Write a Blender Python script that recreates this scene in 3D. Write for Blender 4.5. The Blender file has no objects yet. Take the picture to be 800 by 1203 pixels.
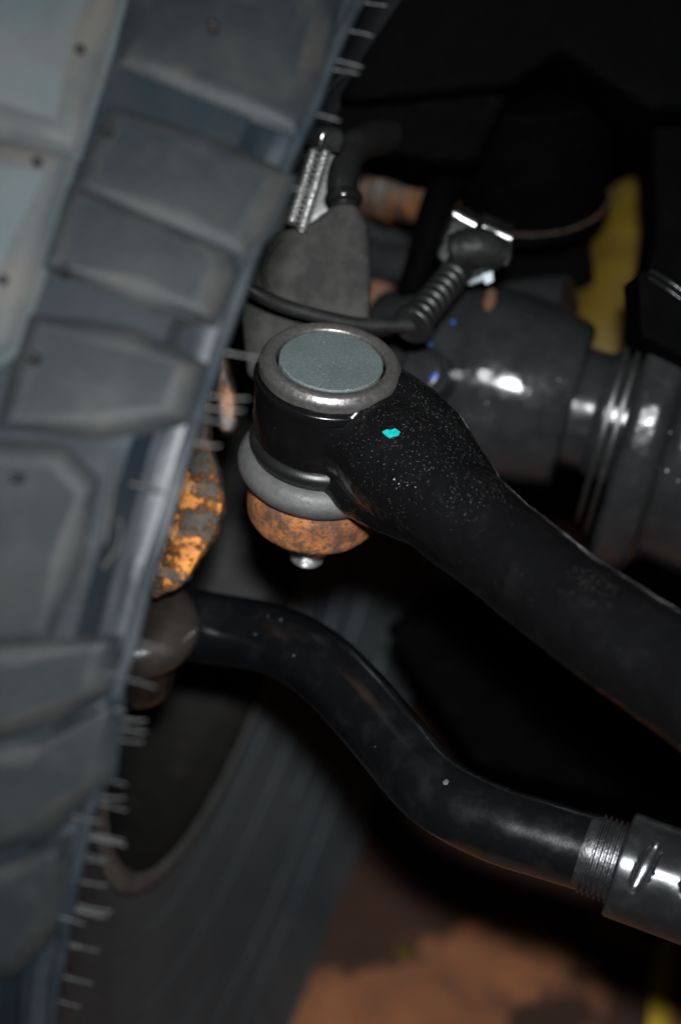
import bpy, bmesh, math, random
from mathutils import Vector, Matrix, noise

random.seed(7)
R_ = math.radians
scene = bpy.context.scene
COL = scene.collection

# ------------------------------------------------------------------ camera
FPX = 2200.0                       # focal length in photo pixels (800 x 1203)
PITCH, ROLL = R_(40), R_(9)
CAM = Vector((0, 0, 1.216))
F = Vector((0, math.cos(PITCH), -math.sin(PITCH)))
_r, _u = Vector((1, 0, 0)), Vector((0, math.sin(PITCH), math.cos(PITCH)))
RT = _r * math.cos(ROLL) + _u * math.sin(ROLL)
UP = _u * math.cos(ROLL) - _r * math.sin(ROLL)
cd = bpy.data.cameras.new('camera')
cam = bpy.data.objects.new('camera', cd); COL.objects.link(cam)
cd.sensor_fit = 'VERTICAL'; cd.sensor_height = 24.0
cd.lens = FPX / 1203 * 24.0
cd.clip_start = 0.02; cd.clip_end = 200
cam.matrix_world = Matrix((
    (RT.x, UP.x, -F.x, CAM.x), (RT.y, UP.y, -F.y, CAM.y), (RT.z, UP.z, -F.z, CAM.z), (0, 0, 0, 1)))
cd.dof.use_dof = True; cd.dof.focus_distance = 0.885; cd.dof.aperture_fstop = 2.2
scene.camera = cam

# ------------------------------------------------------------------ world and flash
world = bpy.data.worlds.new('World'); scene.world = world; world.use_nodes = True
bg = world.node_tree.nodes['Background']
bg.inputs[0].default_value = (0.8, 0.9, 1.0, 1); bg.inputs[1].default_value = 0.002
fl = bpy.data.lights.new('camera_flash', 'AREA'); fl.shape = 'RECTANGLE'
fl.size = 0.055; fl.size_y = 0.032; fl.energy = 7.6; fl.spread = R_(110); fl.color = (0.96, 0.985, 1.0)
flash = bpy.data.objects.new('camera_flash', fl); COL.objects.link(flash)
flash.location = CAM + UP * 0.085 + RT * 0.02 - F * 0.03
flash.rotation_euler = (F * 0.95 - UP * 0.05).to_track_quat('-Z', 'Y').to_euler()
scene.view_settings.view_transform = 'Standard'; scene.view_settings.look = 'None'
scene.view_settings.exposure = 0.0; scene.view_settings.gamma = 1.0
scene.cycles.use_denoising = True
scene.cycles.max_bounces = 6

def P(x, y, d):
    return CAM + (F + RT * ((x - 400) / FPX) + UP * ((601.5 - y) / FPX)) * d
def cdir(x, y, dep):               # direction given as photo right, photo down, away
    return (RT * x - UP * y + F * dep).normalized()
def ray_plane(x, y, p0, n):
    v = P(x, y, 1) - CAM
    return CAM + v * ((p0 - CAM).dot(n) / v.dot(n))
def floor_pt(x, y, z=0.0):
    return ray_plane(x, y, Vector((0, 0, z)), Vector((0, 0, 1)))

# ------------------------------------------------------------------ materials
class NT:
    def __init__(s, name):
        s.m = bpy.data.materials.new(name); s.m.use_nodes = True
        s.n = s.m.node_tree.nodes; s.l = s.m.node_tree.links
        s.b = s.n['Principled BSDF']
        s.tc = s.n.new('ShaderNodeTexCoord').outputs['Object']
    def put(s, inp, v):
        if hasattr(v, 'is_linked') or hasattr(v, 'links'): s.l.new(v, inp)
        else: inp.default_value = v
    def noise(s, scale, detail=4, rough=.6, off=(0, 0, 0), stretch=None):
        mp = s.n.new('ShaderNodeMapping'); s.l.new(s.tc, mp.inputs[0]); mp.inputs[1].default_value = off
        if stretch: mp.inputs[3].default_value = stretch
        t = s.n.new('ShaderNodeTexNoise'); s.l.new(mp.outputs[0], t.inputs[0])
        t.inputs['Scale'].default_value = scale; t.inputs['Detail'].default_value = detail
        t.inputs['Roughness'].default_value = rough
        return t.outputs[0]
    def voro(s, scale, rnd=1.0):
        t = s.n.new('ShaderNodeTexVoronoi'); s.l.new(s.tc, t.inputs[0]); t.inputs['Scale'].default_value = scale
        t.inputs['Randomness'].default_value = rnd
        return t.outputs['Distance'], t.outputs['Color']
    def ramp(s, v, a, b, lo=0.0, hi=1.0):
        t = s.n.new('ShaderNodeMapRange'); s.put(t.inputs[0], v)
        t.inputs[1].default_value = a; t.inputs[2].default_value = b
        t.inputs[3].default_value = lo; t.inputs[4].default_value = hi
        return t.outputs[0]
    def math(s, op, a, b=0.0):
        t = s.n.new('ShaderNodeMath'); t.operation = op; s.put(t.inputs[0], a); s.put(t.inputs[1], b)
        return t.outputs[0]
    def mix(s, f, a, b):
        t = s.n.new('ShaderNodeMix'); t.data_type = 'RGBA'
        s.put(t.inputs[0], f)
        for i, v in ((6, a), (7, b)):
            if isinstance(v, tuple): t.inputs[i].default_value = (*v[:3], 1)
            else: s.l.new(v, t.inputs[i])
        return t.outputs[2]
    def col(s, v):
        if isinstance(v, tuple): s.b.inputs['Base Color'].default_value = (*v[:3], 1)
        else: s.l.new(v, s.b.inputs['Base Color'])
    def rough(s, v): s.put(s.b.inputs['Roughness'], v)
    def metal(s, v): s.put(s.b.inputs['Metallic'], v)
    def spec(s, v): s.b.inputs['Specular IOR Level'].default_value = v
    def bump(s, h, dist=.001, strength=1.0):
        t = s.n.new('ShaderNodeBump'); t.inputs['Distance'].default_value = dist
        t.inputs['Strength'].default_value = strength; s.put(t.inputs['Height'], h)
        s.l.new(t.outputs[0], s.b.inputs['Normal'])

def specks(t, scale, keep, size):
    """sparse dust grains: 1 where a voronoi cell is picked and the point lies near its centre"""
    d, c = t.voro(scale)
    sep = t.n.new('ShaderNodeSeparateColor'); t.l.new(c, sep.inputs[0])
    pick = t.math('LESS_THAN', sep.outputs[0], keep)
    sz = t.math('MULTIPLY', sep.outputs[1], size)
    near = t.math('LESS_THAN', d, sz)
    return t.math('MULTIPLY', pick, near)

M = {}
LINK_ORIGIN = Vector((0, 0, 0))      # the link arm keeps its mesh in world coordinates
def black_paint(name, base=(.012, .012, .013), rough=.33, dust=None, dustcol=(.30, .29, .27), bump=.0004, patch=(.030, .030, .030), pk=(.55, .8), spec=.5, metal=0.0):
    t = NT(name); t.spec(spec); t.metal(metal)
    n1 = t.noise(60, 5); n2 = t.noise(900, 3)
    c = t.mix(t.ramp(n1, *pk), base, patch)
    r = t.ramp(n1, .3, .75, max(.08, rough - .05), rough + .09)
    if dust:
        s = specks(t, *dust)
        g = t.ramp(t.noise(22, 3, off=(3, 1, 2)), .42, .58)
        if name == 'link_paint':
            dd = None
            for pt, rad in ((P(510, 505, .875), .040), (P(700, 690, .79), .012), (P(560, 590, .85), .018)):
                vm = t.n.new('ShaderNodeVectorMath'); vm.operation = 'DISTANCE'
                t.l.new(t.tc, vm.inputs[0]); vm.inputs[1].default_value = pt - LINK_ORIGIN
                k = t.ramp(vm.outputs['Value'], rad * .5, rad * 1.5, 1, .12)
                dd = k if dd is None else t.math('MAXIMUM', dd, k)
            g = t.math('LESS_THAN', t.noise(1500, 2, off=(1, 1, 7)), t.ramp(dd, 0, 1, .30, .58))
        s = t.math('MULTIPLY', s, g)
        c = t.mix(s, c, dustcol); r = t.math('MAXIMUM', r, t.math('MULTIPLY', s, .9))
    t.col(c); t.rough(r)
    t.bump(t.math('ADD', t.noise(180, 4), t.math('MULTIPLY', n2, .3)), bump)
    M[name] = t.m
black_paint('link_paint', (.0032, .0032, .0035), .22, dust=(1500, .45, .30), dustcol=(.13, .127, .12), bump=.00012, patch=(.0055, .0055, .0055), spec=.5)
black_paint('rod_paint', (.0032, .0036, .0042), .17, dust=(300, .03, .14), bump=.00010, patch=(.0085, .0088, .009), pk=(.50, .78), spec=1.0)
black_paint('axle_paint', (.0105, .0113, .0120), .17, dust=(240, .03, .14), dustcol=(.3, .3, .3), bump=.00022, patch=(.020, .0202, .0202), pk=(.35, .8), spec=.34)
black_paint('cast_grey', (.017, .0168, .0162), .68, dust=(420, .16, .24), dustcol=(.085, .080, .070), bump=.0003, patch=(.036, .0345, .032), pk=(.40, .62), spec=.07)
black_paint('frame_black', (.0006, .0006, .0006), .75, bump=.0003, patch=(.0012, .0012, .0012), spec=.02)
black_paint('plastic_black', (.007, .007, .007), .38, dust=(420, .04, .2), bump=.00015, patch=(.016, .016, .0155), spec=.4)
black_paint('cable_rubber', (.008, .008, .008), .42, dust=(600, .10, .2), bump=.0001, patch=(.022, .021, .020))
black_paint('plug_plastic', (.006, .006, .006), .55, dust=(420, .05, .2), bump=.0003, patch=(.015, .015, .0145), spec=.22)
black_paint('gloss_black', (.006, .006, .006), .14, bump=.0001, patch=(.012, .012, .012))

def rubber():
    t = NT('tyre_rubber')
    n = t.noise(13, 5); n2 = t.noise(30, 5, off=(4, 2, 1))
    c = t.mix(t.ramp(n, .36, .66), (.0030, .0068, .0108), (.0072, .0098, .0118))
    c = t.mix(t.math('MULTIPLY', t.ramp(n2, .50, .75), .55), c, (.0125, .0135, .0140))
    c = t.mix(specks(t, 120, .04, .2), c, (.05, .05, .05))
    t.col(c); t.rough(t.ramp(n2, .3, .7, .55, .75)); t.spec(.16)
    t.bump(t.math('ADD', t.noise(500, 3), t.noise(90, 3)), .0002)
    M['tyre_rubber'] = t.m
    t = NT('lug_rubber')
    n = t.noise(17, 5); n2 = t.noise(40, 5, off=(4, 2, 1))
    c = t.mix(t.ramp(n, .38, .64), (.0058, .0088, .0108), (.0132, .0146, .0150))
    c = t.mix(t.math('MULTIPLY', t.ramp(n2, .52, .72), .5), c, (.0230, .0218, .0196))
    t.col(c); t.rough(t.ramp(n2, .3, .7, .55, .78)); t.spec(.16)
    t.bump(t.math('ADD', t.noise(420, 3), t.noise(70, 3)), .0002)
    M['lug_rubber'] = t.m
    t = NT('edge_rubber')
    n = t.noise(35, 5); c = t.mix(t.ramp(n, .35, .65), (.008, .012, .016), (.016, .021, .025))
    t.col(c); t.rough(t.ramp(n, .3, .7, .38, .55)); t.spec(.38); t.bump(t.noise(300, 3), .0003); M['edge_rubber'] = t.m
    t = NT('centre_edge')
    n = t.noise(40, 5); c = t.mix(t.ramp(n, .35, .65), (.026, .032, .034), (.046, .044, .040))
    t.col(c); t.rough(.65); t.spec(.2); t.bump(t.noise(420, 3), .0003); M['centre_edge'] = t.m
    t = NT('worn_rubber')
    n = t.noise(40, 5); c = t.mix(t.ramp(n, .35, .65), (.0062, .0088, .0102), (.0180, .0178, .0166))
    t.col(c); t.rough(.6); t.spec(.2); t.bump(t.noise(420, 3), .0003); M['worn_rubber'] = t.m
    t = NT('centre_rubber')
    n = t.noise(14, 5); n2 = t.noise(38, 5, off=(4, 2, 1))
    c = t.mix(t.ramp(n, .35, .65), (.031, .043, .047), (.048, .054, .055))
    c = t.mix(t.math('MULTIPLY', t.ramp(n2, .5, .72), .6), c, (.036, .033, .0285))
    t.col(c); t.rough(.75); t.spec(.35); t.bump(t.noise(420, 3), .0002)
    M['centre_rubber'] = t.m
    t = NT('old_rubber')
    n = t.noise(7, 4); n2 = t.noise(40, 5)
    c = t.mix(t.ramp(n, .35, .65), (.026, .033, .038), (.044, .050, .053))
    c = t.mix(t.math('MULTIPLY', t.ramp(n2, .55, .75), .5), c, (.065, .062, .057))
    c = t.mix(specks(t, 26, .10, .16), c, (.35, .34, .32))
    t.col(c); t.rough(.6); t.bump(t.noise(300, 3), .001)
    M['old_rubber'] = t.m
rubber()

black_paint('rim_dark', (.0075, .0068, .0062), .6, dust=(60, .16, .13), dustcol=(.16, .15, .14), bump=.0006, patch=(.014, .012, .0105), spec=.25)
def simple(name, a, b, scale=60, rough=.5, metal=0.0, bump=.0004, lo=.35, hi=.65, bs=400, spec=None):
    t = NT(name); n = t.noise(scale, 5)
    t.col(t.mix(t.ramp(n, lo, hi), a, b)); t.rough(t.ramp(n, .3, .7, max(.05, rough - .08), rough + .1)); t.metal(metal)
    if spec is not None: t.spec(spec)
    t.bump(t.noise(bs, 3), bump); M[name] = t.m
simple('hair_rubber', (.022, .023, .024), (.042, .042, .042), 200, .5)
simple('rim_edge', (.045, .045, .044), (.085, .083, .080), 30, .5, 0, .0003)
simple('ring_steel', (.135, .13, .122), (.165, .158, .15), 400, .36, .75, .0002)
simple('boot_grey', (.055, .055, .054), (.070, .069, .067), 160, .55, 0, .0003)
simple('boot_brown', (.015, .0130, .0115), (.026, .0222, .0195), 40, .26, 0, .0003)
simple('bolt_steel', (.42, .42, .42), (.60, .60, .58), 300, .28, .9, .0003)
simple('stud_steel', (.10, .10, .10), (.18, .18, .18), 200, .16, .9, .0002)
simple('dark_steel', (.055, .055, .057), (.10, .10, .102), 90, .34, .85, .0004)
simple('yellow_paint', (.088, .057, .004), (.058, .034, .003), 30, .5, 0, .0006)
simple('strap_yellow', (.60, .42, .03), (.45, .28, .02), 30, .6, 0, .0006)
simple('turquoise_paint', (.0, .23, .22), (.0, .30, .28), 300, .4, 0, .0005)
simple('blue_paint', (.01, .06, .26), (.015, .09, .34), 300, .4, 0, .0004)
simple('tag_white', (.22, .28, .31), (.34, .39, .41), 200, .45)
simple('rust_brown', (.105, .042, .020), (.06, .030, .018), 60, .8, 0, .001)
simple('rust_edge', (.045, .017, .004), (.004, .003, .002), 90, .8, 0, .001)

def zinc():
    t = NT('zinc_cap')
    n = t.noise(700, 3); n2 = t.noise(50, 4)
    c = t.mix(t.ramp(n, .35, .65), (.075, .095, .095), (.105, .125, .123))
    c = t.mix(t.math('MULTIPLY', t.ramp(n2, .45, .7), .5), c, (.06, .075, .075))
    c = t.mix(specks(t, 1100, .06, .30), c, (.42, .44, .42))
    t.col(c); t.metal(.25); t.rough(.58); t.bump(t.noise(1500, 3), .0003)
    M['zinc_cap'] = t.m
zinc()
def rust():
    t = NT('rusty_iron')
    n = t.noise(45, 6, .68); n2 = t.noise(420, 4, .7); n3 = t.noise(90, 4, off=(1, 5, 2))
    c = t.mix(t.ramp(n, .32, .62), (.36, .135, .034), (.20, .064, .022))
    c = t.mix(t.math('MULTIPLY', t.ramp(n3, .46, .60), .85), c, (.055, .028, .016))
    c = t.mix(t.math('MULTIPLY', t.ramp(n2, .50, .60), .75), c, (.045, .030, .022))
    t.col(c); t.rough(.75); t.bump(n2, .0012); M['rusty_iron'] = t.m
    t = NT('flaking_orange')
    n = t.noise(30, 9, .74, off=(2.3, .7, 1.1)); n2 = t.noise(120, 6, .75)
    k = t.ramp(n, .50, .56)
    c = t.mix(t.ramp(n2, .4, .65), (.022, .020, .017), (.060, .042, .024))
    o = t.mix(t.ramp(n2, .35, .7), (.66, .25, .036), (.30, .10, .020))
    t.col(t.mix(k, c, o)); t.rough(.7); t.bump(t.math('ADD', t.math('MULTIPLY', k, 1.2), n2), .0012)
    M['flaking_orange'] = t.m
    t = NT('rusty_shaft')
    n = t.noise(50, 5); n2 = t.noise(110, 5, off=(4, 4, 1))
    c = t.mix(t.ramp(n, .42, .58), (.06, .055, .05), (.17, .065, .017))
    c = t.mix(t.math('MULTIPLY', t.ramp(n2, .5, .62), .8), c, (.018, .013, .010))
    t.col(c); t.rough(.5); t.metal(.3); t.bump(n2, .001); M['rusty_shaft'] = t.m
rust()

def floor_mat():
    t = NT('stained_concrete')
    big = t.noise(4.5, 6, .6); fine = t.noise(60, 5); mid = t.noise(15, 5, off=(1, 2, 0))
    c = t.mix(t.ramp(mid, .35, .65), (.27, .098, .036), (.15, .054, .022))
    c = t.mix(t.math('MULTIPLY', t.ramp(fine, .4, .7), .35), c, (.15, .065, .036))
    # ragged discs: oil stains, plus large ones painting shade under the link; strays elsewhere
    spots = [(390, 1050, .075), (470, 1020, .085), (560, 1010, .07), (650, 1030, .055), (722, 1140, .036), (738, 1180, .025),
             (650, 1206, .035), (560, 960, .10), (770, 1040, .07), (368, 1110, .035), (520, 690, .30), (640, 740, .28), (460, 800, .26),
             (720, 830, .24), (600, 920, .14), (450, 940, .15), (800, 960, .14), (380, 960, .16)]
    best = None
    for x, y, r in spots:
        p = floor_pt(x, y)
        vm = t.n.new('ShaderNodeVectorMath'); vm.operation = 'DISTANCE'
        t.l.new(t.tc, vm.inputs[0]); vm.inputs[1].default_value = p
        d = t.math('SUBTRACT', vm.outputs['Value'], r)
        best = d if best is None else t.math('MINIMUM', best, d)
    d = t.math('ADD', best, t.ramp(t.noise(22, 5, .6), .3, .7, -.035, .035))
    stain = t.ramp(d, -.014, .014, 1, 0)  # mask holds the oil stains and the painted shade together
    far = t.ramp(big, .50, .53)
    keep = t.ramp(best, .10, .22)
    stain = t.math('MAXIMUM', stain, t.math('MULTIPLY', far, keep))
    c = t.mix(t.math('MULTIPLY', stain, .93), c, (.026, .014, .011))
    t.col(c); t.rough(t.ramp(stain, 0, 1, .8, .55)); t.bump(t.math('ADD', fine, mid), .0015)
    M['stained_concrete'] = t.m
floor_mat()

# ------------------------------------------------------------------ mesh helpers
def tag(o, label=None, cat=None, group=None, kind=None):
    if label: o['label'] = label
    if cat: o['category'] = cat
    if group: o['group'] = group
    if kind: o['kind'] = kind
    return o
def thing(name, loc, label, cat, group=None):
    o = bpy.data.objects.new(name, None); COL.objects.link(o); o.location = loc
    o.empty_display_size = .05
    return tag(o, label, cat, group)
def root_loc(o):
    p = Vector((0, 0, 0))
    while o: p += o.location; o = o.parent
    return p
def make(name, verts, faces, mat, parent=None, smooth=True, origin=None):
    """verts in world space; the object sits at `origin` (or its centre) below its parent"""
    me = bpy.data.meshes.new(name)
    vs = [Vector(v) for v in verts]
    if origin is None:
        lo = Vector([min(v[i] for v in vs) for i in range(3)]); hi = Vector([max(v[i] for v in vs) for i in range(3)])
        origin = (lo + hi) / 2
    me.from_pydata([v - origin for v in vs], [], faces)
    bm = bmesh.new(); bm.from_mesh(me); bmesh.ops.recalc_face_normals(bm, faces=bm.faces); bm.to_mesh(me); bm.free()
    o = bpy.data.objects.new(name, me); COL.objects.link(o)
    me.materials.append(M[mat])
    if smooth:
        me.shade_smooth()
        me.set_sharp_from_angle(angle=R_(38))
    if parent is not None: o.parent = parent
    o.location = origin - (root_loc(parent) if parent else Vector())
    return o
def catmull(pts, vals, n):
    out, ov = [], []
    k = len(pts)
    for i in range(k - 1):
        p0, p1, p2, p3 = pts[max(i - 1, 0)], pts[i], pts[i + 1], pts[min(i + 2, k - 1)]
        for j in range(n):
            t = j / n
            out.append(.5 * ((2 * p1) + (p2 - p0) * t + (2 * p0 - 5 * p1 + 4 * p2 - p3) * t * t + (3 * p1 - p0 - 3 * p2 + p3) * t ** 3))
            v1, v2 = vals[i], vals[i + 1]; s = t * t * (3 - 2 * t)
            ov.append(v1 + (v2 - v1) * s)
    out.append(pts[-1].copy()); ov.append(vals[-1])
    return out, ov
def sweep(path, radii, segs=24, mod=None, flat=1.0, flat_dir=None):
    vs, fs = [], []
    n = len(path); nrm = None
    for i, p in enumerate(path):
        t = (path[min(i + 1, n - 1)] - path[max(i - 1, 0)]).normalized()
        if nrm is None:
            a = flat_dir if flat_dir else UP
            nrm = (a - t * a.dot(t)).normalized()
        else:
            nrm = (nrm - t * nrm.dot(t)).normalized()
        b = t.cross(nrm)
        for k in range(segs):
            a = 2 * math.pi * k / segs
            r = radii[i]
            if mod: r *= mod(i, a)
            vs.append(p + nrm * math.cos(a) * r * flat + b * math.sin(a) * r)
    for i in range(n - 1):
        for k in range(segs):
            k2 = (k + 1) % segs
            fs.append((i * segs + k, i * segs + k2, (i + 1) * segs + k2, (i + 1) * segs + k))
    fs.append(tuple(range(segs))[::-1]); fs.append(tuple((n - 1) * segs + k for k in range(segs)))
    return vs, fs
def tube(pts, radii, segs=24, n=8, **kw):
    if not isinstance(radii, (list, tuple)): radii = [radii] * len(pts)
    return sweep(*catmull([Vector(p) for p in pts], list(radii), n), segs=segs, **kw)
def frame(axis):
    axis = axis.normalized()
    a = axis.cross(Vector((.13, .21, .97)) if abs(axis.z) < .9 else Vector((1, 0, 0))).normalized()
    return axis, a, axis.cross(a)
def lathe(base, axis, prof, segs=48, mod=None, arc=None):
    """prof: list of (distance along axis, radius)"""
    ax, a, b = frame(axis); vs, fs = [], []
    for (h, r) in prof:
        for k in range(segs):
            t = 2 * math.pi * k / segs
            rr = r * (mod(t, h) if mod else 1)
            vs.append(base + ax * h + (a * math.cos(t) + b * math.sin(t)) * rr)
    n = len(prof)
    for i in range(n - 1):
        for k in range(segs):
            k2 = (k + 1) % segs
            fs.append((i * segs + k, i * segs + k2, (i + 1) * segs + k2, (i + 1) * segs + k))
    if prof[0][1] > 0: fs.append(tuple(range(segs))[::-1])
    if prof[-1][1] > 0: fs.append(tuple((n - 1) * segs + k for k in range(segs)))
    return vs, fs
def rounded(prof, r=.0015, n=4):
    """round the inner corners of a lathe profile"""
    out = [prof[0]]
    for i in range(1, len(prof) - 1):
        p0, p1, p2 = Vector(prof[i - 1]), Vector(prof[i]), Vector(prof[i + 1])
        d1, d2 = p0 - p1, p2 - p1
        q = min(r, d1.length * .45, d2.length * .45)
        a, b = p1 + d1.normalized() * q, p1 + d2.normalized() * q
        for j in range(n + 1):
            t = j / n
            w = a * (1 - t) ** 2 + p1 * 2 * t * (1 - t) + b * t * t
            out.append((w.x, w.y))
    out.append(prof[-1]); return out
def prism(pix, d, thick, extr=None):
    """solid whose face follows an outline measured in the photo, at its own distance and thickness"""
    extr = (extr or F).normalized()
    front = [P(x, y, d) for x, y in pix]; back = [p + extr * thick for p in front]
    n = len(front)
    fs = [tuple(range(n)), tuple(range(2 * n - 1, n - 1, -1))] + [(i, (i + 1) % n, n + (i + 1) % n, n + i) for i in range(n)]
    return front + back, fs
def box(c, ax, ay, az):
    vs = [c + ax * i + ay * j + az * k for i in (-1, 1) for j in (-1, 1) for k in (-1, 1)]
    fs = [(0, 1, 3, 2), (4, 6, 7, 5), (0, 4, 5, 1), (2, 3, 7, 6), (0, 2, 6, 4), (1, 5, 7, 3)]
    return vs, fs
def cast(name, pieces, mat, parent, voxel=.002, smooth=6, rough=0.0, rscale=60, dec=1.0):
    """union of pieces, remeshed and smoothed like a casting"""
    vs, fs = [], []
    for v, f in pieces:
        o = len(vs); vs += v; fs += [tuple(i + o for i in q) for q in f]
    ob = make(name + '_raw', vs, fs, mat)
    m = ob.modifiers.new('r', 'REMESH'); m.mode = 'VOXEL'; m.voxel_size = voxel
    if smooth:
        m = ob.modifiers.new('s', 'SMOOTH'); m.iterations = smooth; m.factor = .5
    if dec < 1:
        m = ob.modifiers.new('d', 'DECIMATE'); m.ratio = dec
    dg = bpy.context.evaluated_depsgraph_get(); dg.update()
    me = bpy.data.meshes.new_from_object(ob.evaluated_get(dg))
    loc = ob.location.copy(); bpy.data.objects.remove(ob)
    if rough:
        k = len(me.vertices); cs = [0.0] * (3 * k); ns = [0.0] * (3 * k)
        me.vertices.foreach_get('co', cs); me.vertices.foreach_get('normal', ns)
        for i in range(k):
            j = 3 * i
            q = noise.fractal(Vector((cs[j] + loc.x, cs[j + 1] + loc.y, cs[j + 2] + loc.z)) * rscale, .7, 2.1, 4) * rough
            cs[j] += ns[j] * q; cs[j + 1] += ns[j + 1] * q; cs[j + 2] += ns[j + 2] * q
        me.vertices.foreach_set('co', cs); me.update()
    if name == 'link_arm':
        me.transform(Matrix.Translation(loc)); loc = Vector((0, 0, 0))
    me.shade_smooth(); me.name = name
    o = bpy.data.objects.new(name, me); COL.objects.link(o)
    if parent is not None: o.parent = parent
    o.location = loc - (root_loc(parent) if parent else Vector())
    return o

# ------------------------------------------------------------------ floor
fv, ff = [], []
S = 14
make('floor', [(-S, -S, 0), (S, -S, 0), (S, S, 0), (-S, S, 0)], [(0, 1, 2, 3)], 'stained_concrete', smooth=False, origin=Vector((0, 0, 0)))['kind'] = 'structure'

# ------------------------------------------------------------------ front tyre (tread towards us)
TC = Vector((0.0161, 0.8492, 0.4546))
TAZ, TTI = -0.2149, 0.0227
TN = Vector((math.cos(TAZ) * math.cos(TTI), math.sin(TAZ) * math.cos(TTI), math.sin(TTI)))
TA = Vector((0, 0, 1)).cross(TN).normalized(); TB = TN.cross(TA)
TR = .45
def tyre_pt(th, w, r):
    return TC + TN * w + (TA * math.cos(th) + TB * math.sin(th)) * r
def floor_r(w):                      # groove floor radius across the tread; w = 0 at the inner edge, negative outboard
    u = min(max(-w, 0), .30)
    c = abs(u - .15) / .15
    return TR + .020 * (1 - c ** 2.4)
def tyre_hit(x, y, lift):            # photo pixel -> (theta, w) on the tread surface raised by lift
    v = (P(x, y, 1) - CAM).normalized()
    lo = .35; s = lo
    prev = None
    while s < 1.6:
        p = CAM + v * s - TC
        w = p.dot(TN); q = p - TN * w
        g = q.length - (floor_r(w) + lift)
        if g < 0:
            return math.atan2(q.dot(TB), q.dot(TA)) % (2 * math.pi), w
        s += max(g * .3, .0004)
    return None
tyre = thing('front_tyre', TC, 'large black front tyre with chunky tread blocks, fine rubber whiskers and dark wheel rim', 'tyre')
prof = [(-.302, .435), (-.312, .40), (-.316, .36), (-.305, .30), (-.285, .265), (-.275, .248),
        (-.270, .204), (-.088, .204), (-.078, .213), (-.0765, .232), (-.069, .262), (-.0585, .30), (-.0465, .335), (-.032, .375), (-.0175, .410), (-.0105, .428), (-.0035, .4435), (0, .4490)]
prof += [(-.0005, .4512), (-.004, .4508), (-.006, .4480), (-.009, .4483), (-.011, .4506), (-.015, .4512), (-.018, .4500)]
prof += [(w, floor_r(w)) for w in [-.022 - .006 * i for i in range(45)]] + [(-.298, .448), (-.302, .435)]
SEG = 240
vs, fs = [], []
for (w, r) in prof:
    for k in range(SEG):
        th = 2 * math.pi * k / SEG
        rr = r; ww = w
        if w > -.02 and r > .445:     # the moulded rim line is chipped and uneven
            rr += .0012 * noise.noise(Vector((th * 25, w * 300, 1)))
            ww += .0012 * noise.noise(Vector((th * 18, 3, r * 90)))
        vs.append(tyre_pt(th, ww, rr))
n = len(prof)
for i in range(n - 1):
    for k in range(SEG):
        fs.append((i * SEG + k, i * SEG + (k + 1) % SEG, (i + 1) * SEG + (k + 1) % SEG, (i + 1) * SEG + k))
carc = make('carcass', vs, fs, 'tyre_rubber', tyre, origin=TC)
carc.data.materials.append(M['old_rubber'])
for q in range(17 * SEG): carc.data.polygons[q].material_index = 1     # plain dusty sidewall
carc.data.materials.append(M['edge_rubber'])
for q in range(17 * SEG, 22 * SEG): carc.data.polygons[q].material_index = 2
# rim
vs, fs = lathe(TC, TN, rounded([(-.272, .2435), (-.265, .254), (-.257, .243), (-.245, .225), (-.17, .200), (-.125, .195), (-.097, .203), (-.082, .2105), (-.077, .2190), (-.0745, .2200), (-.0735, .2150), (-.0770, .204), (-.090, .192), (-.13, .182), (-.17, .188), (-.185, .07), (-.20, .05), (-.20, 0.001)], .003), 128)
rim = make('rim', vs, fs, 'rim_dark', tyre)
vs, fs = lathe(TC, TN, rounded([(-.0770, .2215), (-.0735, .2230), (-.0710, .2190), (-.0705, .2130), (-.0730, .2085)], .002), 160); fs = fs[:-2]
make('rim_lip', vs, fs, 'rim_edge', tyre)
vs, fs = lathe(TC, TN, rounded([(-.19, .001), (-.19, .10), (-.155, .10), (-.155, .168), (-.140, .172), (-.134, .160), (-.140, .12), (-.127, .10), (-.127, .06), (-.12, .05), (-.12, .001)], .004), 96)
make('brake_drum', vs, fs, 'rim_dark', tyre)
# raised rings and broken letter-height bands on the inner sidewall
def side_w(r):
    t_ = [(.238, -.0765), (.262, -.069), (.30, -.0585), (.335, -.0465), (.375, -.032), (.410, -.0175), (.428, -.0105)]
    for (r0, w0), (r1, w1) in zip(t_, t_[1:]):
        if r0 <= r <= r1: return w0 + (w1 - w0) * (r - r0) / (r1 - r0)
    return -.05
for rr_, a0, a1, th_ in [(.255, 0, 2 * math.pi, .0016), (.300, 0, 2 * math.pi, .0014), (.392, 0, 2 * math.pi, .0018), (.338, .2, 1.1, .0016), (.338, 2.4, 3.5, .0016), (.338, 3.9, 4.5, .0016), (.338, 5.0, 5.5, .0016), (.365, 4.3, 5.3, .0014), (.365, .6, 2.0, .0014)]:
    nq = max(12, int((a1 - a0) * 26))
    pth = [tyre_pt(a0 + (a1 - a0) * q / nq, side_w(rr_) + .0003, rr_) for q in range(nq + 1)]
    vs, fs = sweep(pth, [th_] * (nq + 1), 8); make('sidewall_rib', vs, fs, 'old_rubber', tyre)
for q in range(60):                       # short radial bars where the tread wraps onto the shoulder
    a0 = 2 * math.pi * q / 60
    p0, p1 = tyre_pt(a0, side_w(.402) + .0004, .402), tyre_pt(a0 + .012, side_w(.4265) + .0004, .4265)
    vs, fs = tube([p0, (p0 + p1) / 2, p1], .0022, 6, 2); make('shoulder_bar', vs, fs, 'old_rubber', tyre)
LUG_H = .0033
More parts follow.
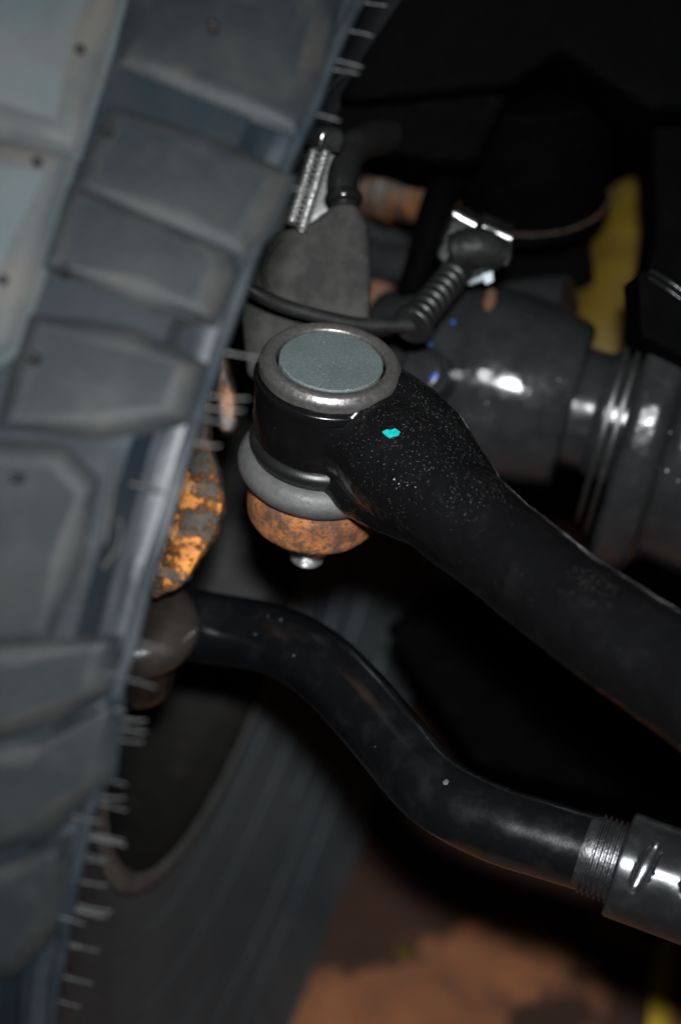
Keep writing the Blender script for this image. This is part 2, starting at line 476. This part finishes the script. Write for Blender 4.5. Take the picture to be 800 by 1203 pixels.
def lug(poly_tw, h=LUG_H, mat='lug_rubber', bev=.0050, sub=6):
    """tread block from an outline in (theta, w): raised top, chamfered rim, sides down to the groove"""
    pts = []
    m = len(poly_tw)
    for i in range(m):
        a, b = poly_tw[i], poly_tw[(i + 1) % m]
        for j in range(sub):
            pts.append((a[0] + (b[0] - a[0]) * j / sub, a[1] + (b[1] - a[1]) * j / sub))
    k = len(pts)
    cx = sum(p[0] for p in pts) / k; cy = sum(p[1] for p in pts) / k
    def ins(p, e):
        dt, dw = (p[0] - cx) * TR, p[1] - cy
        L = math.hypot(dt, dw); s = max(0, 1 - e / max(L, 1e-6))
        return cx + dt * s / TR, cy + dw * s
    rings = [(-.0062, -.001), (-.0035, h * .35), (-.0004, h * .80), (bev * .4, h * .95), (bev, h)]
    vs, fs = [], []
    for e, hh in rings:
        for p in pts:
            t, w = ins(p, e); q = noise.noise(Vector((t * 30, w * 60, 2)))
            vs.append(tyre_pt(t, w, floor_r(w) + hh + .0003 * q))
    for f_ in (.66, .33):
        for p in pts:
            t, w = ins(p, bev); t, w = cx + (t - cx) * f_, cy + (w - cy) * f_
            vs.append(tyre_pt(t, w, floor_r(w) + h + .0003 * noise.noise(Vector((t * 30, w * 60, 5)))))
    vs.append(tyre_pt(cx, cy, floor_r(cy) + h))
    nr = len(rings) + 2
    for i in range(nr - 1):
        for j in range(k):
            fs.append((i * k + j, i * k + (j + 1) % k, (i + 1) * k + (j + 1) % k, (i + 1) * k + j))
    for j in range(k): fs.append(((nr - 1) * k + j, (nr - 1) * k + (j + 1) % k, nr * k))
    o = make('tread_lug', vs, fs, mat, tyre)
    o.data.materials.append(M['worn_rubber' if mat == 'lug_rubber' else 'centre_edge'])
    for q, pl in enumerate(o.data.polygons):
        if k <= q < 4 * k: pl.material_index = 1       # the rubbed edges
    return o
LUGS = [
    [(178, -60), (392, -30), (362, 92), (342, 140), (152, 66)],
    [(138, 128), (330, 204), (306, 252), (280, 288), (96, 216)],
    [(88, 222), (256, 294), (262, 316), (238, 366), (150, 336), (56, 310)],
    [(42, 376), (150, 396), (224, 428), (206, 484), (120, 500), (8, 496)],
    [(-70, 526), (66, 534), (104, 572), (78, 656), (50, 748), (-70, 752)],
    [(-80, 774), (20, 768), (122, 756), (112, 812), (40, 846), (-80, 880)],
    [(-80, 900), (40, 884), (130, 828), (114, 916), (40, 976), (-80, 1024)],
    [(-80, 1065), (20, 1024), (70, 996), (54, 1084), (10, 1140), (-80, 1170)],
]
CENTRE = [
    [(-120, -60), (152, -60), (84, 170), (-120, 130)],
    [(-120, 150), (78, 190), (10, 400), (-120, 480)],
]
ths = []
for poly in LUGS:
    tw = [tyre_hit(x, y, LUG_H) for x, y in poly]
    if all(tw): lug(tw, mat=('lug_rubber' if poly[0][1] > -80 else 'lug_rubber')); ths += [t for t, w in tw]
for poly in CENTRE:
    tw = [tyre_hit(x, y, LUG_H) for x, y in poly]
    if all(tw): lug(tw, h=.0075, mat='centre_rubber', bev=.009); ths += [t for t, w in tw]
t0, t1 = min(ths), max(ths)
print('tyre theta range', t0, t1)
# the tread goes on round the part of the tyre that the photograph does not show
span = 2 * math.pi - (t1 - t0); nl = 22
for i in range(nl):
    a = t1 + .03 + (span - .06) * i / nl; st = (span - .06) / nl
    lug([(a, -.03), (a + st * .62, -.03), (a + st * .70, -.098), (a + st * .08, -.098)], sub=3)
    lug([(a, -.27), (a + st * .62, -.27), (a + st * .70, -.202), (a + st * .08, -.202)], sub=3)
    lug([(a + st * .3, -.112), (a + st * 1.1, -.112), (a + st * 1.1, -.188), (a + st * .3, -.188)], mat='centre_rubber', sub=3)
for (x, y) in [(95, 60), (45, 192), (75, 316), (5, 330), (126, 150), (40, 420), (20, 560), (250, 30)]:
    tw = tyre_hit(x, y, .0075)
    if tw:
        th, w = tw; rad = TA * math.cos(th) + TB * math.sin(th)
        vs, fs = lathe(tyre_pt(th, w, floor_r(w) + .004), rad, [(0, .0022), (.0052, .0020), (.0062, .0012), (.0062, .0002)], 12)
        make('vent_stub', vs, fs, 'cable_rubber', tyre)
for pl_ in [[(136, 545), (132, 590), (124, 640)], [(142, 608), (140, 640), (122, 668)], [(104, 628), (97, 675), (95, 705)], [(40, 806), (62, 818)], [(60, 1040), (58, 1080), (48, 1110)],
            [(175, 365), (212, 372), (228, 380)], [(30, 960), (70, 935), (112, 900)]]:
    pp = []
    for x, y in pl_:
        tw = tyre_hit(x, y, 0)
        if tw: pp.append(tyre_pt(tw[0], tw[1], floor_r(tw[1]) + .0003))
    if len(pp) == len(pl_):
        vs, fs = tube(pp, .0011, 8, 5); make('mould_ridge', vs, fs, 'worn_rubber', tyre)
# whiskers (mould vents) along the shoulder
def hair(p, d, L, r=.00036):
    side = d.cross(F).normalized()
    d = (d * .35 + cdir(1, random.uniform(.05, .25), random.uniform(-.2, .2)) * .65).normalized()
    side = d.cross(F).normalized()
    b = random.uniform(-.10, .10) * L
    pts = [p - d * .002, p + d * L * .4 + side * b * .15, p + d * L * .75 + side * b * .5, p + d * L + side * b]
    vs, fs = tube(pts, [r * 1.25, r, r * .95, r * .7], segs=6, n=3)
    make('whisker', vs, fs, 'hair_rubber', tyre)
HY = [5, 38, 72, 84, 135, 222, 415, 468, 481, 494, 524, 574, 628, 675, 757, 803, 848, 859, 871, 919, 941, 947, 983, 1010, 1013, 1040, 1072, 1076, 1113, 1116, 1153, 1182]
# edge pixel -> theta of the rim line
edge = []
for k in range(2881):
    th = -math.pi + 2 * math.pi * k / 2880
    X = tyre_pt(th, 0, TR)
    v = X - CAM; d = v.dot(F)
    if (X - TC).dot(CAM - TC) > 0: edge.append((601.5 - FPX * v.dot(UP) / d, th))
def th_at(y): return min(edge, key=lambda e: abs(e[0] - y))[1]
for y in HY:
    th = th_at(y - 3); w = random.choice([-.001, -.0005, -.003])
    p = tyre_pt(th, w, TR - .001)
    rad = (TA * math.cos(th) + TB * math.sin(th)); tan = TN.cross(rad)
    hair(p, (TN + rad * random.uniform(-.02, .10) + tan * random.uniform(-.1, .1)).normalized(), random.uniform(.0090, .0150))
for (x, y) in [(110, 790), (120, 830), (98, 1065), (92, 960), (112, 985), (60, 1075), (300, 128), (160, 570)]:
    tw = tyre_hit(x, y, 0)
    if tw:
        th, w = tw; rad = (TA * math.cos(th) + TB * math.sin(th))
        hair(tyre_pt(th, w, floor_r(w)), (TN + rad * .15).normalized(), random.uniform(.009, .013), .0005)

# ------------------------------------------------------------------ drag link with its ball joint
HT = P(389, 425, .900)                              # centre of the top cap
AX = cdir(-.105, .775, .62)                         # stud axis, pointing down
link = thing('drag_link', HT + AX * .12, 'thick glossy black steering link with round grey capped ball joint and turquoise paint fleck', 'steering link')
head = lathe(HT, AX, rounded([(.0035, .0005), (.0035, .0335), (.007, .0352), (.030, .0352), (.044, .0335), (.049, .028), (.049, .0005)], .004), 64)
armp = [HT + AX * .026, P(428, 508, .906), P(474, 546, .893), P(534, 600, .871), P(590, 646, .849), P(650, 694, .825), P(722, 746, .797), P(800, 798, .772), P(900, 868, .735), P(1060, 985, .69)]
armr = [.024, .0275, .0305, .0272, .0252, .0250, .0253, .0256, .0256, .0256]
arm = tube(armp, armr, segs=40, n=8, flat=.93)
shoulder = tube([HT + AX * .024 + cdir(.9, .3, .0) * .006, P(442, 466, .912), P(496, 506, .898), P(542, 566, .876), P(580, 620, .856)], [.015, .0172, .0185, .0165, .012], segs=24, n=6)
lower = tube([HT + AX * .033 + cdir(-.1, .3, 0) * .004, P(374, 526, .926), P(404, 555, .917), P(442, 580, .905), P(506, 613, .884)], [.022, .0175, .0172, .0165, .014], segs=24, n=6)
cast('link_arm', [head, arm, shoulder, lower], 'link_paint', link, voxel=.0011, smooth=10, rough=.0003, rscale=120)
for i, (x, y, d, r) in enumerate([(462, 562, .846, .0022), (472, 567, .846, .0016), (480, 570, .846, .0013)]):
    pass
vs, fs = lathe(HT, AX, rounded([(.006, .0345), (.0015, .0345), (-.0015, .0322), (-.0020, .0300), (-.0010, .0268), (.0010, .0262), (.006, .0262)], .0014), 96)
make('cap_ring', vs, fs, 'ring_steel', link)
vs, fs = lathe(HT, AX, [(.003, .0253), (-.0002, .0251), (-.0007, .0245), (-.0007, .016), (-.0007, .008), (-.0007, .0003)], 96,
               mod=lambda t, h: 1 + .018 * noise.noise(Vector((math.cos(t) * 9, math.sin(t) * 9, 0))))
make('cap_disc', vs, fs, 'zinc_cap', link)
vs, fs = lathe(HT, AX, rounded([(.0075, .0340), (.0078, .0362), (.0105, .0366), (.013, .0362), (.013, .0340)], .001), 96,
               mod=lambda t, h: 1 + .006 * noise.noise(Vector((math.cos(t) * 3, math.sin(t) * 3, h * 90))))
make('lip', vs, fs, 'link_paint', link)
# boot: black neck then grey dish
vs, fs = lathe(HT, AX, rounded([(.043, .0005), (.043, .0335), (.046, .0360), (.0495, .0355), (.052, .034), (.054, .0345), (.054, .0005)], .0015), 72)
make('boot_neck', vs, fs, 'plastic_black', link)
vs, fs = lathe(HT, AX, rounded([(.0525, .0005), (.0525, .0345), (.0550, .0385), (.0600, .0410), (.0645, .0400), (.0690, .0365), (.0715, .0315), (.0715, .0005)], .003), 96)
make('dust_boot', vs, fs, 'boot_grey', link)
vs, fs = lathe(HT, AX, rounded([(.0705, .0005), (.0705, .0320), (.0760, .0342), (.0935, .0335), (.1010, .0240), (.1025, .0165), (.1025, .0005)], .003), 72,
               mod=lambda t, h: 1 + .010 * noise.noise(Vector((math.cos(t) * 4, math.sin(t) * 4, h * 70))))
make('tapered_seat', vs, fs, 'rusty_iron', link)
pr = [(.1010, .0005), (.1010, .0158), (.1085, .0156), (.1140, .0128), (.1160, .0108)]
h = .1162
while h < .1235:
    pr += [(h, .0078), (h + .0006, .0087), (h + .0012, .0078)]; h += .0013
pr += [(.1248, .0062), (.1248, .0003)]
vs, fs = lathe(HT, AX, pr, 40)
make('stud', vs, fs, 'bolt_steel', link)

def on_surface(obj, x, y):
    """first point of an object along a photo ray (used to lay small paint marks on it)"""
    dg = bpy.context.evaluated_depsgraph_get(); dg.update()
    inv = obj.matrix_world.inverted()
    o = inv @ CAM; v = (inv.to_3x3() @ (P(x, y, 1) - CAM)).normalized()
    ok, loc, nor, _ = obj.ray_cast(o, v)
    return (obj.matrix_world @ loc, (obj.matrix_world.to_3x3() @ nor).normalized()) if ok else (None, None)
def fleck(name, obj, pix, mat, parent, lift=.0005):
    base, top = [], []
    cx = sum(p[0] for p in pix) / len(pix); cy = sum(p[1] for p in pix) / len(pix)
    for x, y in pix + [(cx, cy)]:
        p, nn = on_surface(obj, x, y)
        if p is None: return
        base.append(p - nn * .0003); top.append(p + nn * lift)
    k = len(pix)
    vs = base[:k] + top
    fs = [(i, (i + 1) % k, k + (i + 1) % k, k + i) for i in range(k)] + [(k + i, k + (i + 1) % k, 2 * k) for i in range(k)]
    return make(name, vs, fs, mat, parent)
la = [o for o in link.children if o.name.startswith('link_arm')][0]
fleck('paint_fleck', la, [(449, 508), (455, 505), (459, 506), (464, 504), (470, 508), (468, 512), (462, 513), (458, 515), (454, 513)], 'turquoise_paint', link)
def blob(name, obj, x, y, r, mat, parent, h=.6):
    p, nn = on_surface(obj, x, y)
    if p is None: return
    vs, fs = lathe(p - nn * r * .3, nn, [(0, r), (r * .35 * h, r * .95), (r * .7 * h, r * .75), (r * .95 * h, r * .4), (r * 1.0 * h, r * .02)], 14,
                   mod=lambda t, hh: 1 + .25 * noise.noise(Vector((math.cos(t) * 1.5, math.sin(t) * 1.5, x))))
    make(name, vs, fs, mat, parent)
for x, y, r in [(462, 563, .0019), (468, 568, .0011), (487, 572, .0014), (478, 570, .0009)]:
    blob('casting_nub', la, x, y, r, 'link_paint', link, .9)

# ------------------------------------------------------------------ lower tie rod
rp = [(140, 700, 1.05), (220, 732, 1.03), (310, 748, 1.0), (368, 775, .975), (418, 822, .95), (465, 878, .922), (512, 930, .896), (578, 966, .8805), (640, 986, .8722), (704, 1006, .8640)]
tie = thing('tie_rod', P(168, 712, 1.035), 'bent glossy black steering rod with screw threads running into a dimpled sleeve', 'steering rod')
rr = [.0260, .0200, .0186, .0188, .0186, .0182, .0180, .0180, .0181, .0180]
pts = [P(*p) for p in rp]
vs, fs = tube(pts, rr, 40, 10, mod=lambda i, a: 1 + .010 * noise.noise(Vector((math.cos(a) * 2, math.sin(a) * 2, i * .13))))
rod = make('rod', vs, fs, 'rod_paint', tie)
S0 = P(692, 1002, .8625); SD = (P(804, 1043, .8525) - S0).normalized()
pr = [(-.0035, .0165)]
h = -.0015
while h < .0235:
    pr += [(h, .0174), (h + .0007, .0174), (h + .0013, .0192), (h + .0018, .0192)]; h += .0026
pr += [(.0245, .0172), (.04, .0172)]
# a helical thread: each ring of the profile is slid along by the turn angle
vs, fs = lathe(S0, SD, pr, 64)
axs, aa, bb = frame(SD)
nv = []
for i, v in enumerate(vs):
    k = i % 64
    nv.append(v + axs * (.0026 * k / 64 if 0 < i // 64 < len(pr) - 2 else 0))
make('thread', nv, fs, 'dark_steel', tie)
# sleeve with oval dimples
LS = .22; NS, NA = 260, 144
dims = [(.0120, .12), (.033, .42), (.064, .2), (.094, .35), (.130, -.2)]
Zc = (CAM - S0); Zc = (Zc - axs * Zc.dot(axs)).normalized(); Yc = axs.cross(Zc)
vs, fs = [], []
def sl_r(s, a):
    r = .0248
    if s < .0012: r -= .0009 * (1 - s / .0012) ** 2
    return r
B0 = S0 + SD * .0140
prof_s = [(0, .0176), (0, .0240)] + [(LS * i / NS, None) for i in range(NS + 1)]
for (s, r0) in prof_s:
    for k in range(NA):
        a = 2 * math.pi * k / NA
        r = r0 if r0 else sl_r(s, a)
        if not r0:
            for (ds, da) in dims:
                wa = (a - da + math.pi) % (2 * math.pi) - math.pi
                du = (s - ds - .0035 * wa) / .0044; dv = wa / .52
                q = du * du + dv * dv
                if q < 1: r -= .0034 * (1 - q) ** .38
            r += .00012 * noise.noise(Vector((s * 90, math.cos(a) * 3, math.sin(a) * 3)))
        vs.append(B0 + axs * s + (Zc * math.cos(a) - Yc * math.sin(a)) * r)
m_ = len(prof_s)
for i in range(m_ - 1):
    for k in range(NA):
        fs.append((i * NA + k, i * NA + (k + 1) % NA, (i + 1) * NA + (k + 1) % NA, (i + 1) * NA + k))
fs.append(tuple((m_ - 1) * NA + k for k in range(NA)))
t = NT('sleeve_paint')
t.metal(.8); n1 = t.noise(70, 5); c = t.mix(t.ramp(n1, .5, .75), (.045, .047, .050), (.085, .085, .084))
s = specks(t, 170, .10, .20); c = t.mix(s, c, (.30, .28, .26))
t.col(c); t.rough(t.ramp(n1, .3, .75, .19, .36)); t.bump(t.math('ADD', t.noise(150, 4), t.math('MULTIPLY', t.noise(900, 3), .3)), .0001); M['sleeve_paint'] = t.m
make('adjuster_sleeve', vs, fs, 'sleeve_paint', tie)
# ball-joint boot at the wheel end of the rod
BB = P(158, 722, 1.0); BA = Vector((0.03, 0.0, -1)).normalized()
vs, fs = lathe(BB, BA, rounded([(-.006, .016), (-.006, .026), (-.002, .0325), (.004, .0355), (.012, .0350), (.019, .0310), (.023, .024), (.023, .0005)], .006), 72)
make('dust_boot', vs, fs, 'boot_brown', tie)
vs, fs = lathe(BB, BA, rounded([(.021, .0005), (.021, .0235), (.045, .0235), (.052, .022), (.052, .0005)], .003), 48)
make('socket', vs, fs, 'rod_paint', tie)
for x, y, r in [(315, 724, .0012), (330, 728, .0016), (524, 918, .0022), (602, 920, .0008), (596, 926, .0008), (300, 745, .0012), (345, 770, .0013)]:
    blob('paint_chip', rod, x, y, r, 'boot_grey', tie, .35)

# ------------------------------------------------------------------ steering knuckle with flaking orange paint
kn = thing('steering_knuckle', P(200, 720, 1.02), 'steering knuckle arm with flaking bright orange paint behind the tyre edge', 'steering knuckle')
cast('arm', [prism([(262, 380), (246, 430), (243, 470), (246, 515), (256, 555), (262, 600), (250, 632), (234, 655), (212, 690), (178, 705), (165, 660), (178, 520), (210, 420)], .965, .030)],
     'flaking_orange', kn, voxel=.0018, smooth=3, rough=.0009, rscale=90)
cast('web', [prism([(250, 395), (264, 402), (270, 440), (281, 478), (279, 500), (270, 512), (256, 505)], 1.0, .02)], 'rusty_shaft', kn, voxel=.002, smooth=5, rough=.0015)
cast('face_plate', [prism([(290, 300), (318, 274), (345, 266), (368, 262), (384, 244), (402, 236), (420, 240), (433, 264), (437, 320), (434, 372), (440, 440), (330, 470), (290, 440), (282, 360)], .985, .035)],
     'cast_grey', kn, voxel=.0022, smooth=10, rough=.0003, rscale=50)

vs, fs = tube([P(330, 280, .983), P(314, 300, .983), P(310, 328, .982), P(326, 354, .981), P(360, 372, .981), P(420, 380, .982)], .0016, 12, 8)
make('casting_rib', vs, fs, 'cast_grey', kn)
cast('stud_block', [prism([(380, 158), (398, 164), (404, 236), (386, 252), (362, 268), (352, 268), (366, 200)], 1.0, .03)], 'plastic_black', kn, voxel=.0016, smooth=4)
# threaded studs above the knuckle
for (xa, ya, xb, yb) in [(371, 168, 342, 262), (384, 172, 355, 268)]:
    a, b = P(xa, ya, .985), P(xb, yb, .975)
    st = thing('threaded_stud', b, 'shiny threaded stud tight against the tyre edge above the grey knuckle' if xa == 371 else 'shiny threaded stud between its twin and the bent black hose', 'stud', 'twin threaded studs')
    L = (b - a).length; pr = [(0, .0004), (0, .0040)]; h = .001
    while h < L - .001:
        pr += [(h + .0030 * q / 8, .0027 - .0006 * math.cos(2 * math.pi * q / 8)) for q in range(8)]; h += .0030
    pr += [(L, .0032), (L, .0004)]
    vs, fs = lathe(a, b - a, pr, 24); make('thread', vs, fs, 'bolt_steel', st)
cast('nut', [lathe(P(383, 146, .98), cdir(-.25, .9, .3), rounded([(0, .0005), (0, .009), (.003, .0125), (.012, .0125), (.012, .0005)], .002), 6)], 'stud_steel', None, voxel=.0012, smooth=3, rough=.0006)
nut = bpy.data.objects['nut']; nut.name = 'hex_nut'; tag(nut, 'shiny black hex nut above the pair of threaded studs', 'nut')

# bent black hose beside the knuckle
vs, fs = tube([P(404, 246, .995), P(402, 215, 1.0), P(408, 185, 1.01), P(428, 166, 1.03), P(470, 158, 1.07), P(520, 150, 1.11)], [.0085, .0085, .009, .0095, .010, .010], 24, 8)
hose = make('brake_hose', vs, fs, 'plastic_black'); tag(hose, 'bent black hose curving down onto the grey knuckle', 'hose')
vs, fs = lathe(P(404, 240, .992), P(403, 228, .994) - P(404, 240, .992), rounded([(0, .0005), (0, .0095), (.003, .0105), (.006, .0095), (.006, .0005)], .001), 24)
make('collar', vs, fs, 'gloss_black', hose)

# ------------------------------------------------------------------ rusty axle shaft joint deep inside
ush = thing('axle_shaft', P(470, 260, 1.2), 'rusty axle shaft and joint seen between the dark castings', 'axle shaft')
a, b = P(418, 214, 1.21), P(540, 246, 1.17)
L = (b - a).length
vs, fs = lathe(a, b - a, rounded([(0, .0005), (0, .013), (.010, .013), (.010, .0185), (.017, .0185), (.017, .015), (.021, .015), (.021, .0195), (.030, .0195), (.030, .016), (.044, .016), (L, .014), (L, .0005)], .0015), 40)
make('joint_cup', vs, fs, 'rusty_shaft', ush)
a, b = P(405, 298, 1.17), P(500, 316, 1.14); L = (b - a).length
vs, fs = lathe(a, b - a, rounded([(0, .0005), (0, .0125), (L, .0125), (L, .0005)], .003), 40)
make('spindle', vs, fs, 'axle_paint', ush)
vs, fs = tube([P(422, 380, 1.17), P(440, 348, 1.17), P(462, 312, 1.18)], [.0075, .009, .0075], 16, 6)
make('yoke', vs, fs, 'rust_brown', ush)

# ------------------------------------------------------------------ front axle housing
AXD = cdir(.945, .28, -.13)                     # along the axle, towards the middle of the car
A0 = P(585, 452, 1.115)
axle = thing('axle_housing', A0 + AXD * .06 + UP * -.06, 'dusty dark grey axle housing with stepped flanges and a bright flash glint', 'axle')
barrel = lathe(A0, AXD, rounded([(-.085, .0005), (-.085, .032), (-.065, .0445), (-.040, .0525), (-.015, .0562), (.010, .0560), (.030, .0535), (.044, .0500), (.047, .047), (.047, .0005)], .006), 72)
top_ear = tube([P(520, 420, 1.12), P(600, 380, 1.14), P(670, 372, 1.13)], [.02, .026, .026], 24, 6)
bar = cast('knuckle_barrel', [barrel, top_ear], 'axle_paint', axle, voxel=.0018, smooth=8, rough=.0005, rscale=30)
vs, fs = lathe(A0, AXD, rounded([(.040, .0005), (.040, .036), (.060, .036), (.064, .039), (.084, .039), (.084, .0005)], .0015), 72)
make('neck', vs, fs, 'axle_paint', axle)
for h_, r_ in ((.0660, .0660), (.0725, .0715)):
    vs, fs = lathe(A0, AXD, rounded([(h_, .0005), (h_, r_), (h_ + .0035, r_), (h_ + .0035, .0005)], .0008), 96)
    make('dust_plate', vs, fs, 'plastic_black', axle)
fl_ = lathe(A0, AXD, rounded([(.078, .0005), (.078, .082), (.081, .0875), (.096, .088), (.101, .085), (.104, .077), (.110, .075), (.13, .078), (.20, .080), (.34, .080), (.34, .0005)], .003), 96)
cast('flange_tube', [fl_], 'axle_paint', axle, voxel=.0016, smooth=4, rough=.0004, rscale=30)
# bracket with two bright edges on top of the tube
vs, fs = prism([(748, 322), (770, 312), (830, 352), (840, 440), (752, 395)], .985, .05)
br = cast('spring_bracket', [(vs, fs)], 'frame_black', axle, voxel=.0014, smooth=2)
for (x0, y0, x1, y1) in [(764, 318, 803, 343), (762, 326, 800, 352)]:
    vs, fs = tube([P(x0, y0, .985), P((x0 + x1) / 2, (y0 + y1) / 2 - 1, .982), P(x1, y1, .98)], [.0014, .0017, .0014], 10, 5)
    make('edge_bead', vs, fs, 'gloss_black', axle)
# round boss with blue paint dots
bp = P(495, 436, 1.045)
vs, fs = lathe(bp, cdir(.25, .1, .95), rounded([(-.002, .0005), (-.002, .010), (0, .0125), (.002, .0125), (.003, .0145), (.0045, .0152), (.02, .0156), (.035, .0156), (.035, .0005)], .0015), 40)
boss = make('boss', vs, fs, 'axle_paint', axle)
for x, y, o_ in [(532, 378, bar), (505, 404, bar), (511, 441, boss), (508, 444, boss)]:
    blob('paint_dot', o_, x, y, .0019, 'blue_paint', axle, .4)
vs, fs = tube([P(570, 378, 1.075), P(574, 360, 1.08), P(577, 344, 1.085)], [.0036, .004, .0034], 12, 4)
make('rusty_stub', vs, fs, 'rust_brown', axle)
for x, y, r in [(787, 508, .0010), (783, 553, .0011), (796, 565, .0008), (656, 446, .0007)]:
    for o_ in axle.children:
        if o_.name.startswith(('flange_tube', 'knuckle_barrel')):
            p, nn = on_surface(o_, x, y)
            if p: blob('water_drop', o_, x, y, r * .7, 'tag_white', axle, .7); break  # white colour stands in for the glint of each drop

# ------------------------------------------------------------------ sensor cable with its plug
cab = thing('sensor_cable', P(490, 380, .99), 'thin black sensor cable ending in a ribbed grommet and clipped plug', 'cable')
vs, fs = tube([P(255, 312, .945), P(298, 342, .95), P(335, 360, .958), P(385, 374, .967), P(430, 382, .975), P(488, 382, .985)], .0038, 18, 10)
make('wire', vs, fs, 'cable_rubber', cab)
g0, g1 = P(484, 383, .983), P(550, 302, 1.035)
gd = g1 - g0; L = gd.length
pr = [(-.001, .0005), (-.001, .0100), (.001, .0112), (.0042, .0112), (.006, .0085), (.0075, .0072)]
h = .0085
while h < L - .02:
    pr += [(h, .0072), (h + .0008, .0088), (h + .0042, .0090), (h + .0050, .0072), (h + .0062, .0070)]; h += .0070
pr += [(L - .014, .0085), (L - .004, .0095), (L, .0095), (L, .0005)]
vs, fs = lathe(g0, gd, rounded(pr, .0007, 3), 32)
make('grommet', vs, fs, 'plastic_black', cab)
plug = cast('plug', [prism([(512, 300), (530, 258), (548, 262), (560, 272), (568, 268), (602, 284), (598, 312), (570, 322), (528, 324)], 1.03, .03, cdir(.1, -.45, .9)),
    tube([P(530, 296, 1.02), P(560, 290, 1.018), P(590, 300, 1.022)], [.010, .011, .009], 16, 4)], 'plug_plastic', cab, voxel=.0012, smooth=4, rough=.0006, rscale=90)
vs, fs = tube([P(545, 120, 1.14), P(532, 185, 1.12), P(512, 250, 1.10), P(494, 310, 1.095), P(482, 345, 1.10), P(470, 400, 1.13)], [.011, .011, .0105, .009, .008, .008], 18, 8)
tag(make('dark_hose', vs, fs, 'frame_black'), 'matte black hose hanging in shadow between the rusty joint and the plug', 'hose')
for pp in ([(533, 251), (546, 259), (558, 265)], [(567, 267), (582, 274), (600, 281)]):
    vs, fs = tube([P(x, y, 1.026) for x, y in pp], [.0022, .0024, .0022], 14, 6)
    make('clip', vs, fs, 'bolt_steel', cab)
vs, fs = tube([P(552, 332, 1.045), P(562, 328, 1.04), P(570, 325, 1.038)], [.0014, .0017, .0018], 10, 4)
make('tie_tail', vs, fs, 'tag_white', cab)
vs, fs = prism([(566, 320), (578, 318), (579, 330), (570, 334)], 1.036, .004)
make('tie_head', vs, fs, 'tag_white', cab, smooth=False)

# ------------------------------------------------------------------ dark castings and frame overhead
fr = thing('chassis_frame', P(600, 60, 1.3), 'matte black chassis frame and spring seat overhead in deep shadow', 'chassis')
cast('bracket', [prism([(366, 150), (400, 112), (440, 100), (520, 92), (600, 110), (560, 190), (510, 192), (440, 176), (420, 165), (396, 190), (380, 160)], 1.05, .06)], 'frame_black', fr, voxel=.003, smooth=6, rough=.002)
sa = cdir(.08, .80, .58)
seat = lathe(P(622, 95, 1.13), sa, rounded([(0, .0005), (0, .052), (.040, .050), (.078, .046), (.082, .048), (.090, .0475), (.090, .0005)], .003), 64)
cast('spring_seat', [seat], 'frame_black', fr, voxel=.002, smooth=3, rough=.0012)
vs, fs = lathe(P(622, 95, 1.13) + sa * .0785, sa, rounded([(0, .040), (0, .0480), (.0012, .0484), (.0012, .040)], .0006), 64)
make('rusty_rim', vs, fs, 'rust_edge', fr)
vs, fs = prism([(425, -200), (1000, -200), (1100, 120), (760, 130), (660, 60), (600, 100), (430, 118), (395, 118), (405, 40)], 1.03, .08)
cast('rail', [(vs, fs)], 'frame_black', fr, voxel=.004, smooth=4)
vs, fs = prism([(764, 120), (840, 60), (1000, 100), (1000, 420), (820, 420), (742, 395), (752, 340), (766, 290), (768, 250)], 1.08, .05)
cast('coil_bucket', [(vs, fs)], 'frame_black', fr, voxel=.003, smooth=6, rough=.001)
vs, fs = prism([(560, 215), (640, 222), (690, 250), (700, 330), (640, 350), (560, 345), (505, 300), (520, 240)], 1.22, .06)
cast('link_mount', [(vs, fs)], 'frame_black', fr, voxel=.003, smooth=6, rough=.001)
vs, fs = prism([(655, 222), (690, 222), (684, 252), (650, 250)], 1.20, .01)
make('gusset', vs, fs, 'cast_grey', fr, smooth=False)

shock = thing('shock_absorber', P(690, 420, 1.27), 'dull yellow shock absorber tube between black castings', 'shock absorber')
vs, fs = tube([P(742, 214, 1.31), P(742, 240, 1.30), P(736, 300, 1.285), P(726, 350, 1.27), P(708, 410, 1.25), P(696, 450, 1.24)], [.006, .020, .028, .032, .032, .03], 32, 8)
make('body', vs, fs, 'yellow_paint', shock)

# yellow strap end and a yellow scrap lying on the floor
q = [floor_pt(x, y, .004) for x, y in [(758, 1230), (764, 1150), (774, 1110), (792, 1104), (788, 1160), (784, 1230)]]
vs = q + [p + Vector((0, 0, .004)) for p in q]; k = len(q)
fs = [tuple(range(k)), tuple(range(k, 2 * k))] + [(i, (i + 1) % k, k + (i + 1) % k, k + i) for i in range(k)]
tag(make('strap', vs, fs, 'strap_yellow', smooth=False), 'narrow yellow strap lying on the stained floor', 'strap')
vs, fs = lathe(floor_pt(475, 1122, .0), Vector((0, 0, 1)), [(0.001, .009), (.003, .008), (.004, .004), (.004, .0003)], 12, mod=lambda t, h: 1 + .4 * noise.noise(Vector((math.cos(t), math.sin(t), 3))))
tag(make('scrap', vs, fs, 'yellow_paint'), 'tiny yellow scrap on the dark oil stain', 'scrap')

cov = thing('differential_cover', P(620, 930, 1.3), 'dark differential cover with a rusty edge below the axle', 'axle cover')
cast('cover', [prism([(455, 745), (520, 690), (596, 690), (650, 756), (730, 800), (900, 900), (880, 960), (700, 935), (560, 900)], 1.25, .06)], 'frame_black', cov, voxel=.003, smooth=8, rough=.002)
vs, fs = tube([P(590, 738, 1.247), P(602, 741, 1.246), P(616, 748, 1.246)], [.002, .003, .002], 8, 4)
make('rusty_lip', vs, fs, 'rust_edge', cov)
